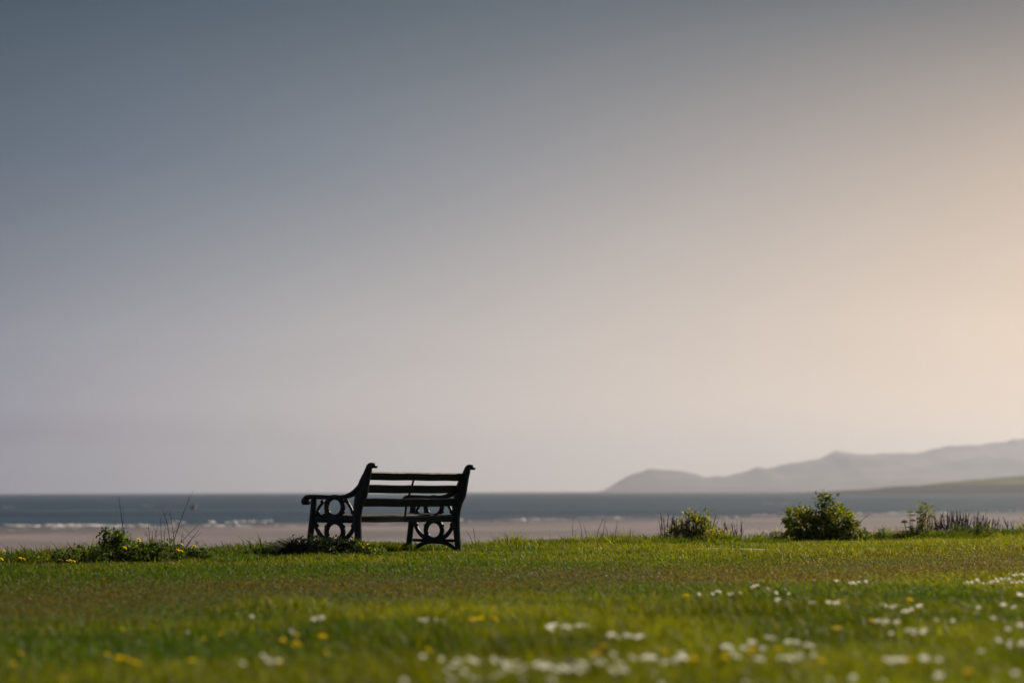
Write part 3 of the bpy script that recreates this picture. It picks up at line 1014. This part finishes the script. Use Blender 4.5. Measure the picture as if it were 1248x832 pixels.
dry_stalks('dead_stalk_plant', 'tiny forked bare twig just right of the bench', 'dead plant', place(580, m=-0.15),
           [(0, 0, 0.0, 0, 0.255), (0.01, 0, -0.75, 0, 0.255)], 'darktwig', 'bare dead stalks along the lawn edge', 53, rad=0.005, branches=1)
dry_stalks('dead_stalk_plant', 'thin row of short bare stems between bench and dry stalk bush', 'dead plant', place(722, m=-0.05),
           [(-0.20, 0, -0.1, 0, 0.320), (-0.13, 0, 0.12, 0, 0.304), (-0.04, 0, -0.1, 0, 0.272), (0.03, 0, 0.1, 0, 0.352), (0.08, 0, 0.25, 0, 0.320), (0.16, 0, -0.05, 0, 0.240), (0.22, 0, 0.1, 0, 0.288)],
           'darktwig', 'bare dead stalks along the lawn edge', 54, rad=0.005, branches=1)
dry_stalks('dead_stalk_plant', 'single short bare stem among the grass at far left', 'dead plant', place(53, m=-0.15), [(0, 0, 0.15, 0, 0.13)], 'darktwig', 'bare dead stalks along the lawn edge', 55, rad=0.0035, branches=1)

# right: yellow-green plant with dry stalks
pA = place(845, m=-0.1)
lobe_bush('yellow_green_bush', 'loose yellow-green bush standing among dry brown stalks', 'bush', pA,
          [(-0.18, 0, 0.09, 0.16, 0.8), (0.02, 0, 0.20, 0.13, 1.0), (0.12, 0.02, 0.12, 0.18, 0.9), (0.30, 0.02, 0.06, 0.13, 0.7), (-0.34, 0.02, 0.04, 0.10, 0.7), (-0.02, 0.0, 0.32, 0.07, 0.8), (0.12, 0, 0.32, 0.05, 0.9), (-0.15, 0, 0.22, 0.06, 0.9)], 3000, 0.044, YEL + MID[:1], 61, leaf_w=0.4, updir=0.9,
          group='bushes along the right lawn edge')
rs = random.Random(62)
dry_stalks('dead_stalk_plant', 'fan of dry brown stalks on the left of the yellow-green bush', 'dead plant', place(817, m=0.05),
           [(rs.uniform(-0.12, 0.22), rs.uniform(-0.05, 0.05), rs.uniform(-0.3, 0.15), 0, rs.uniform(0.22, 0.40)) for i in range(44)], 'twig', 'bare dead stalks along the lawn edge', 63, seeds=0.25, rad=0.003, branches=3)
dry_stalks('dead_stalk_plant', 'fan of dry brown stalks on the right of the yellow-green bush', 'dead plant', place(876, m=0.05),
           [(rs.uniform(-0.22, 0.25), rs.uniform(-0.05, 0.05), rs.uniform(-0.1, 0.3), 0, rs.uniform(0.14, 0.38)) for i in range(44)], 'darktwig', 'bare dead stalks along the lawn edge', 64, seeds=0.3, rad=0.003, branches=3)

lobe_bush('rounded_bush', 'largest rounded bush with a raised top sprig at the lawn edge', 'bush', place(998, m=-0.25),
          [(-0.24, 0.0, 0.26, 0.21, 0.95), (-0.32, 0.05, 0.10, 0.14, 0.7), (0.02, 0.02, 0.18, 0.20, 0.9), (0.20, 0.0, 0.27, 0.23, 1.0), (0.36, 0.0, 0.15, 0.12, 1.2), (0.03, 0.02, 0.52, 0.075, 1.0), (0.13, 0.02, 0.50, 0.05, 0.8),
           (0.0, 0, 0.05, 0.25, 0.4)], 6000, 0.050, MID[:2] + MID[1:2] + YEL, 71, leaf_w=0.62, group='bushes along the right lawn edge', shell=0.42, tips=YEL[2:] + MID[1:2] + [(0.16, 0.15, 0.015)])
lobe_bush('leafy_weed', 'pair of small upright green sprigs right of the largest bush', 'plant', place(1049, m=-0.2),
          [(-0.04, 0, 0.09, 0.075, 1.2), (0.03, 0, 0.11, 0.06, 1.3), (-0.09, 0, 0.08, 0.05, 1.3)], 640, 0.034, DK + MID, 72, leaf_w=0.4, updir=1.5, group='leafy plants along the lawn edge')
lobe_bush('leafy_weed', 'low pointed green sprig nearer the pale flowering plant', 'plant', place(1071, m=-0.2),
          [(0, 0, 0.07, 0.08, 1.1), (0.06, 0, 0.05, 0.06, 1.0)], 460, 0.034, MID, 73, leaf_w=0.4, updir=1.5, group='leafy plants along the lawn edge')
lobe_bush('leafy_weed', 'pale low weeds left of the largest rounded bush', 'plant', place(938, m=-0.15),
          [(-0.12, 0, 0.06, 0.10, 0.8), (0.06, 0, 0.08, 0.10, 0.9), (0.20, 0.0, 0.05, 0.08, 0.8)], 900, 0.036, MID + YEL, 74, leaf_w=0.35, updir=1.2, group='leafy plants along the lawn edge')

# pale flowering plant and tall leafy one beside it
pD = place(1108, m=-0.1)
root = empty('flowering_weed', pD)
tag(root, 'pale yellow umbel flowered weed left of the dead dock stalks', 'plant', 'bushes along the right lawn edge')
rnd = random.Random(81)
st, lf = MB(), MB()
for i in range(9):
    dx = rnd.uniform(-0.13, 0.14)
    pts = stem_path(rnd, (dx * 0.5, rnd.uniform(-0.05, 0.05), 0), Vector((dx * 2.2, 0, 1)), rnd.uniform(0.20, 0.38), 0, 5, 0.05)
    st.tube(pts, [0.005, 0.0045, 0.004, 0.0035, 0.003, 0.002])
    hd = MB()
    for k in range(26):
        a, r_ = rnd.uniform(0, 6.28), 0.045 * math.sqrt(rnd.random())
        c = pts[-1] + Vector((math.cos(a) * r_, math.sin(a) * r_, 0.02 - r_ * 0.4))
        hd.col = tint((0.62, 0.56, 0.16), rnd, 0.15)
        hd.tube([pts[-1], pts[-1].lerp(c, 0.75), c, c + Vector((0, 0, 0.008))], [0.001, 0.0012, 0.007, 0.004], 5)
    hd.build('flower_head', M['petal'], root)
    for k in range(14):
        p = pts[rnd.randint(0, 2)]
        lf.col = tint(rnd.choice(MID + YEL), rnd)
        lf.leaf(p, Vector((rnd.gauss(0, 1), rnd.gauss(0, 1), 0.5)), Vector((0, 0, 1)), 0.07, 0.03)
st.build('stem', M['greenstem'], root)
lf.build('foliage', M['leaf'], root)
lobe_bush('tall_leafy_plant', 'tall pale green plant with two leafy heads beside the dead dock stalks', 'plant', place(1127, m=-0.1),
          [(-0.05, 0, 0.36, 0.065, 1.2), (0.05, 0, 0.35, 0.06, 1.3), (0.0, 0, 0.22, 0.07, 1.0), (-0.04, 0, 0.08, 0.14, 0.7)], 1000, 0.038, YEL + MID[1:2], 82, leaf_w=0.4, updir=1.0, group='bushes along the right lawn edge')
rs = random.Random(83)
dry_stalks('dead_dock', 'dense stand of dark dead dock stalks right of the pale tall plant', 'dead plant', place(1170, m=0),
           [(rs.uniform(-0.36, 0.30), rs.uniform(-0.1, 0.1), rs.uniform(-0.22, 0.22), 0, rs.uniform(0.20, 0.43)) for i in range(120)], 'darktwig', 'bare dead stalks along the lawn edge', 84, seeds=0.5, rad=0.0036, branches=3)
dry_stalks('dead_dock', 'sparse dead dock stalks at the right end of the lawn edge', 'dead plant', place(1214, m=0),
           [(rs.uniform(-0.15, 0.25), rs.uniform(-0.1, 0.1), rs.uniform(-0.15, 0.25), 0, rs.uniform(0.15, 0.33)) for i in range(20)], 'darktwig', 'bare dead stalks along the lawn edge', 85, seeds=0.6, rad=0.0045, branches=2)
lobe_bush('leafy_weed', 'dark green weed at the foot of the dead dock stalks', 'plant', place(1184, m=-0.35),
          [(0, 0, 0.06, 0.11, 0.8), (0.14, 0.02, 0.10, 0.10, 1.1), (-0.2, 0.02, 0.10, 0.12, 1.0)], 1100, 0.036, DK + MID, 86, leaf_w=0.4, updir=1.0, group='leafy plants along the lawn edge')
lobe_bush('leafy_weed', 'pale yellow-green weed at the right border of the view', 'plant', place(1243, m=-0.1),
          [(0, 0, 0.12, 0.07, 1.3), (0.06, 0, 0.06, 0.09, 0.9)], 260, 0.045, YEL, 87, leaf_w=0.4, updir=1.0, group='leafy plants along the lawn edge')

# stones
rnd = random.Random(91)
for (px, d, sx, lab) in ((197, 20.35, 0.055, 'small pale stone at the foot of the left weeds, left of its neighbour'), (207, 20.35, 0.06, 'small pale stone under the bare twigs, right of its neighbour')):
    mb = MB()
    mb.ball((0, 0, 0), 1.0, 12, 8, (sx, sx * 0.8, sx * 0.42), 0.10, rnd)
    o = mb.build('stone', M['stone'], None, True)
    o.location = place(px, d) + Vector((0, 0, 0.012))
    tag(o, lab, 'stone', 'pale stones by the left weeds')


# ---------------------------------------------------------------- lawn flowers
def daisy_mesh(seed):
    rnd = random.Random(seed)
    mb = MB()
    h = 0.072
    mb.mi, mb.col = 0, (0.06, 0.09, 0.02)
    mb.tube([(0, 0, 0), (rnd.gauss(0, 0.004), rnd.gauss(0, 0.004), h * 0.5), (0, 0, h)], [0.0012, 0.0011, 0.001], 4)
    tl = Matrix.Rotation(rnd.uniform(0.35, 1.0), 3, Vector((-sd.y + rnd.gauss(0, 0.25), sd.x + rnd.gauss(0, 0.25), 0)).normalized())   # heads turn to the sun
    mb.mi = 1
    n = 15
    for layer, (r0, r1, up) in enumerate(((0.003, 0.0125, 0.30), (0.003, 0.0115, 0.55))):
        for i in range(n):
            a = 2 * math.pi * (i + layer * 0.5) / n + rnd.gauss(0, 0.06)
            d = Vector((math.cos(a), math.sin(a), up))
            s_ = Vector((-math.sin(a), math.cos(a), 0)) * 0.0019
            p0, p1, p2 = d * r0, d * r1 * 0.7, d * r1
            mb.col = (0.86, 0.85, 0.82)
            mb.add([Vector((0, 0, h)) + tl @ q_ for q_ in (p0 - s_ * 0.5, p0 + s_ * 0.5, p1 + s_, p1 - s_, p2 + s_ * 0.4, p2 - s_ * 0.4)], [(0, 1, 2, 3), (3, 2, 4, 5)])
    mb.mi, mb.col = 2, (0.62, 0.40, 0.02)
    c = Vector((0, 0, h)) + tl @ Vector((0, 0, 0.0022))
    mb.ball(c, 0.0042, 8, 5, (1, 1, 0.6))
    o = mb.build('daisy', [M['leaf'], M['petal'], M['petal']])
    return o


def dandelion_mesh(seed):
    rnd = random.Random(seed)
    mb = MB()
    h = 0.075
    mb.mi, mb.col = 0, (0.07, 0.10, 0.03)
    mb.tube([(0, 0, 0), (rnd.gauss(0, 0.006), rnd.gauss(0, 0.006), h * 0.5), (0, 0, h)], [0.0017, 0.0016, 0.0015], 5)
    mb.tube([(0, 0, h - 0.008), (0, 0, h - 0.002)], [0.003, 0.006], 7)
    tl = Matrix.Rotation(rnd.uniform(0.3, 0.9), 3, Vector((-sd.y + rnd.gauss(0, 0.3), sd.x + rnd.gauss(0, 0.3), 0)).normalized())
    mb.mi = 1
    for layer, (r1, up) in enumerate(((0.019, 0.15), (0.017, 0.45), (0.013, 0.9), (0.009, 1.6))):
        n = 22 - layer * 4
        for i in range(n):
            a = 2 * math.pi * (i + layer * 0.4) / n + rnd.gauss(0, 0.06)
            d = Vector((math.cos(a), math.sin(a), up)).normalized()
            s_ = Vector((-math.sin(a), math.cos(a), 0)) * 0.002
            p0, p1, p2 = d * 0.002, d * r1 * 0.6, d * r1
            mb.col = tint((0.72, 0.56, 0.010), rnd, 0.08)
            mb.add([Vector((0, 0, h)) + tl @ q_ for q_ in (p0 - s_ * 0.5, p0 + s_ * 0.5, p1 + s_, p1 - s_, p2 + s_ * 0.7, p2 - s_ * 0.7)], [(0, 1, 2, 3), (3, 2, 4, 5)])
    o = mb.build('dandelion', [M['leaf'], M['petal']])
    return o


def speedwell_mesh(seed):
    rnd = random.Random(seed)
    mb = MB()
    h = 0.055
    mb.mi, mb.col = 0, (0.05, 0.08, 0.02)
    for k in range(7):
        b_ = Vector((rnd.gauss(0, 0.012), rnd.gauss(0, 0.012), 0))
        tp = Vector((b_.x * 1.3, b_.y * 1.3, h * rnd.uniform(0.9, 1.45)))
        mb.mi, mb.col = 0, (0.05, 0.08, 0.02)
        mb.tube([b_, tp], [0.001, 0.0008], 4)
        mb.mi, mb.col = 1, (0.05, 0.09, 0.42)
        for i in range(4):
            a = math.pi / 2 * i + rnd.random()
            d = Vector((math.cos(a), math.sin(a), 0.25))
            s_ = Vector((-math.sin(a), math.cos(a), 0)) * 0.0035
            mb.add([tp, tp + d * 0.005 + s_, tp + d * 0.009, tp + d * 0.005 - s_], [(0, 1, 2, 3)])
    return mb.build('blue_flower', [M['leaf'], M['petal']])


def scatter(makers, spots, name, cat, group, zf, scale=(0.9, 1.25), seed=5):
    rnd = random.Random(seed)
    protos = makers
    used = [False] * len(protos)
    for (px, py, lab, gr) in spots:
        k = rnd.randrange(len(protos))
        if not used[k]:
            o = protos[k]
            used[k] = True
        else:
            o = protos[k].copy()
            COL.objects.link(o)
        s_ = rnd.uniform(*scale)
        p = on_plane(px, py, zf)
        z = gz(p.x, p.y)
        # keep the head on its sight line whatever the ground does
        p = on_plane(px, py, z + zf * s_)
        o.location = (p.x, p.y, gz(p.x, p.y) - 0.002)
        o.scale = (s_, s_, s_)
        o.rotation_euler = (0, 0, rnd.gauss(0, 0.7))
        tag(o, lab, cat, gr or group)
    for k, u_ in enumerate(used):
        if not u_:
            bpy.data.objects.remove(protos[k])


def R1(pts):
    return [(a / 2.971, 670 + b / 2.971) for a, b in pts]


def R2(pts):
    return [(420 + a / 2.971, 670 + b / 2.971) for a, b in pts]


def R3(pts):
    return [(828 + a / 2.971, 670 + b / 2.971) for a, b in pts]


G = 'daisies in the lawn'
clusters = [
    (R2([(278, 258), (292, 250), (302, 246), (330, 260), (355, 262), (268, 262)]), 'white daisy in the small far patch below the bench right leg'),
    (R2([(732, 280), (742, 274), (752, 271), (765, 270), (795, 275), (808, 278), (830, 275), (848, 271), (862, 274), (877, 270), (745, 284)]), 'white daisy in the tight patch of bright daisies left of centre right lawn'),
    (R2([(960, 307), (970, 302), (988, 313), (1018, 308), (1033, 311), (1048, 313), (1066, 312), (1076, 309)]), 'white daisy in the short row between the bright patch and the long drift'),
    (R2([(352, 390), (345, 396), (405, 405), (415, 398), (395, 418), (450, 396), (462, 402), (476, 408), (535, 402), (548, 408), (540, 395), (572, 405), (580, 415), (592, 425), (600, 412), (625, 412), (636, 432), (646, 428), (655, 420),
         (616, 432), (535, 455), (550, 452), (575, 438), (522, 462), (690, 422), (702, 416), (716, 422), (728, 418), (742, 422), (755, 428), (772, 430), (790, 424), (805, 430), (822, 424), (838, 418), (852, 408), (866, 412), (872, 426), (845, 432),
         (905, 405), (920, 412), (935, 408), (973, 375), (962, 430), (975, 438), (1000, 432), (1015, 436), (1005, 412), (985, 405), (1040, 388), (1052, 395), (1082, 390), (1095, 384), (1110, 388), (1122, 384), (1160, 402), (1150, 408),
         (1200, 392), (1212, 386), (1222, 373), (1192, 400), (385, 465), (460, 462), (480, 468), (215, 474), (738, 464), (752, 468), (650, 464), (640, 470), (1145, 480), (282, 382), (370, 432), (430, 440)]),
     'white daisy in the long blurred drift along the bottom of the lawn'),
    (R3([(134, 146), (145, 144), (180, 151), (192, 148), (220, 147), (262, 139), (272, 135), (282, 133), (320, 142), (350, 146), (385, 145), (70, 157), (395, 148), (120, 152)]), 'white daisy in the far sparse row at the rim of the brown band'),
    (R3([(352, 181), (360, 178)]), 'white daisy in the lone pair below the far sparse row'),
    (R3([(475, 198), (486, 196), (535, 196), (546, 192), (560, 204), (572, 202)]), 'white daisy beside the yellow dandelion on the middle right lawn'),
    (R3([(570, 120), (565, 123), (615, 131), (628, 128), (642, 130), (675, 122), (650, 127)]), 'white daisy among the far scattered few on the right lawn'),
    (R3([(728, 208), (738, 205), (748, 211), (772, 212), (784, 210), (812, 221), (824, 218), (840, 217), (862, 210), (872, 208)]), 'white daisy in the right lawn row above the dandelion and its daisies'),
    (R3([(712, 262), (722, 258), (742, 256), (752, 260), (738, 266), (780, 264), (790, 262), (930, 258)]), 'white daisy just right of the dandelion in the middle right lawn'),
    (R3([(768, 302), (820, 296), (830, 292), (850, 294), (846, 302), (880, 298), (890, 294), (985, 264), (992, 260)]), 'white daisy in the loose group right of the middle on the sunny lawn'),
    (R3([(1078, 214), (1086, 212), (1074, 228), (1132, 246), (1140, 244), (1168, 202), (1176, 200), (1206, 213), (1214, 210)]), 'white daisy scattered singly in the tall sunny grass at the right'),
    (R3([(1032, 116), (1042, 113), (1058, 113), (1068, 110), (1078, 107), (1086, 112), (1100, 115), (1126, 113), (1136, 111), (1146, 107), (1154, 111), (1164, 103), (1172, 106), (1180, 101), (1186, 109), (1194, 106), (1204, 112), (1212, 109),
         (1222, 113), (1230, 110), (1240, 112), (1246, 108), (1212, 87), (1220, 90), (1234, 92), (1242, 88)]), 'white daisy in the dense far drift at the right border of the lawn'),
    (R3([(1226, 158), (1234, 155), (1245, 160), (1230, 165)]), 'white daisy in the small clump below the dense far drift'),
    (R3([(1232, 275), (1240, 272), (1150, 318), (1160, 322), (1190, 326), (1200, 322), (1196, 332), (1235, 328), (1244, 324), (1090, 350), (1102, 348), (1188, 290), (1210, 443), (1220, 438)]), 'white daisy in the near bright clump at the right border'),
    (R3([(160, 348), (172, 343), (182, 348), (186, 364), (200, 370), (212, 380), (205, 374), (258, 332), (270, 328), (230, 350), (242, 352), (284, 392), (296, 396), (294, 350), (306, 352), (316, 308), (326, 312), (390, 326), (400, 322), (418, 324),
         (430, 328), (458, 342), (470, 338), (478, 346), (360, 378), (372, 384), (392, 388), (402, 392), (424, 384), (436, 380), (484, 366), (340, 312), (4, 372), (12, 385), (18, 392)]), 'white daisy in the loose drift right of the long bottom drift'),
    (R3([(748, 397), (758, 402), (776, 400), (788, 404), (804, 402), (816, 400), (874, 392), (886, 390), (892, 396), (930, 404), (940, 402), (936, 448), (946, 452), (930, 456), (618, 462), (630, 456), (545, 467), (736, 472), (240, 476)]),
     'white daisy in the near row around the half hidden dandelion at bottom right'),
    (R1([(1148, 246), (1158, 248), (1135, 251), (1168, 245), (912, 246)]), 'white daisy in the lone far clump on the left lawn'),
    (R1([(950, 384), (960, 388), (968, 400), (978, 398), (1000, 402), (1010, 398), (878, 410), (1055, 290), (680, 290)]), 'white daisy in the only near clump on the left lawn'),
]
spots = []
for pts, lab in clusters:
    spots += [(a, b, lab, G) for a, b in pts]
print('daisies', len(spots))
scatter([daisy_mesh(i) for i in range(7)], spots, 'daisy', 'daisy', G, 0.074, (0.62, 0.88))

GD = 'yellow dandelions'
dl = []
for pts, lab in [
    (R1([(442, 283)]), 'lone yellow dandelion high on the left lawn'),
    (R1([(1016, 325), (1028, 324), (1062, 334), (1074, 330), (1084, 335), (1072, 305)]), 'yellow dandelion in the group below the dark grass patch'),
    (R1([(1158, 317), (1170, 315), (1178, 362), (1172, 285)]), 'yellow dandelion in the upright string right of the dark grass patch'),
    (R1([(388, 387), (424, 394), (436, 392), (456, 394), (466, 398), (484, 400), (494, 404)]), 'yellow dandelion in the bright row at the lower left'),
    (R1([(692, 398), (704, 400)]), 'yellow dandelion in the close pair right of the lower left row'),
    (R1([(235, 467), (225, 470)]), 'yellow dandelion at the bottom left corner of the lawn'),
    (R1([(640, 412), (738, 320), (798, 298), (75, 372), (45, 408)]), 'faint single yellow dandelion sunk in the left lawn grass'),
    (R1([(1012, 404)]), 'yellow dandelion beside the near left clump of daisies'),
    (R2([(458, 254), (470, 252), (482, 249), (494, 246), (530, 246), (545, 249), (410, 225)]), 'yellow dandelion in the middle row right of the far daisy patch'),
    (R2([(300, 354), (310, 357)]), 'yellow dandelion just left above the long daisy drift'),
    (R2([(898, 367), (910, 366)]), 'yellow dandelion just above the middle of the long daisy drift'),
    (R2([(1150, 360), (1162, 359), (935, 345)]), 'yellow dandelion above the right end of the long daisy drift'),
    (R3([(18, 159), (27, 158)]), 'yellow dandelion at the left end of the far sparse daisy row'),
    (R3([(576, 192), (588, 194), (598, 196)]), 'yellow dandelion right of two daisies on the middle right lawn'),
    (R3([(830, 181), (840, 180)]), 'yellow dandelion in the sunny right lawn above its daisy row'),
    (R3([(690, 255), (700, 256)]), 'yellow dandelion left of its daisies on the middle right lawn'),
    (R3([(558, 288), (570, 287), (576, 285)]), 'yellow dandelion alone on the middle right lawn'),
    (R3([(352, 350), (362, 349), (255, 356), (262, 352)]), 'yellow dandelion amid the loose daisy drift'),
    (R3([(46, 392), (58, 391), (165, 385)]), 'yellow dandelion at the left of the loose daisy drift'),
    (R3([(508, 409), (520, 407)]), 'faint yellow dandelion at the bottom right of centre'),
    (R3([(824, 399), (832, 402)]), 'yellow dandelion half hidden in the near daisy row at bottom right'),
    (R3([(1050, 434), (1044, 440)]), 'yellow dandelion lowest at the right of the lawn'),
    (R3([(1220, 122)]), 'yellow dandelion below the dense far daisy drift'),
]:
    dl += [(a, b, lab, GD) for a, b in pts]
scatter([dandelion_mesh(i) for i in range(4)], dl, 'dandelion', 'dandelion', GD, 0.078, (0.46, 0.72), 8)


# dandelions standing among the plants of the edge, on longer stalks: (px, py of the head, distance)
def tall_dandelion(px, py, d, lab, s=1.0):
    o = dandelion_mesh(int(px * 7))
    p = at_dist(px, py, d)
    g_ = gz(p.x, p.y)
    k = max(0.5, (p.z - g_) / 0.075)
    me = o.data
    for v in me.vertices:                       # stretch the stalk, keep the head
        if v.co.z < 0.066:
            v.co.z *= (0.075 * k - 0.009) / 0.066
        else:
            v.co.z += 0.075 * (k - 1)
    o.location = (p.x, p.y, g_ - 0.003)
    tag(o, lab, 'dandelion', GD)


for a in [(169, 657, 20.55, 'yellow dandelion highest among the left weeds'), (152, 667, 20.4, 'yellow dandelion at the left inside the left weeds'), (221, 663, 20.4, 'yellow dandelion above the pair at the right of the left weeds'),
          (216.5, 670, 20.35, 'lower yellow dandelion at the right of the left weeds'), (221, 671, 20.4, 'lower yellow dandelion at the right of the left weeds'), (237, 665, 20.4, 'yellow dandelion rightmost of the left weeds'),
          (838, 648, 28.7, 'yellow dandelion in front of the yellow-green bush'), (1206, 639, 31.0, 'yellow dandelion in front of the dead dock stalks'),
          (1, 671, 21.3, 'yellow dandelion on the lawn edge in the left corner'), (5, 671.5, 21.2, 'yellow dandelion on the lawn edge in the left corner'),
          (2, 681, 20.2, 'yellow dandelion below the lawn edge in the left corner'), (25, 680, 20.3, 'yellow dandelion under the spiky weed at far left'), (29, 681, 20.3, 'yellow dandelion under the spiky weed at far left'),
          (82, 683, 20.0, 'yellow dandelion in the low trio before the dark weed clump'), (86, 683, 20.0, 'yellow dandelion in the low trio before the dark weed clump'), (90, 683.5, 20.0, 'yellow dandelion in the low trio before the dark weed clump')]:
    tall_dandelion(*a)
blue = [(683, 802, 'small blue flower tuft behind the long daisy drift, left one', 'blue flowers in the lawn'), (690, 803.5, 'small blue flower tuft behind the long daisy drift, right one', 'blue flowers in the lawn')]
scatter([speedwell_mesh(1)], blue, 'blue_flower', 'flower', 'blue flowers in the lawn', 0.07, (1, 1), 2)

# ---------------------------------------------------------------- out at sea
p = on_plane(236, 620, SEA_Z)
rk = MB()
rnd = random.Random(3)
rk.ball((0, 0, 0), 1.0, 12, 8, (0.55, 0.5, 0.7), 0.14, rnd)
rk.ball((-0.4, 0, -0.1), 1.0, 10, 6, (0.4, 0.3, 0.4), 0.14, rnd)
o = rk.build('sea_rock', M['rock'], None, True)
o.location = p
tag(o, 'small dark rock breaking the sea surface behind the left twigs', 'rock')
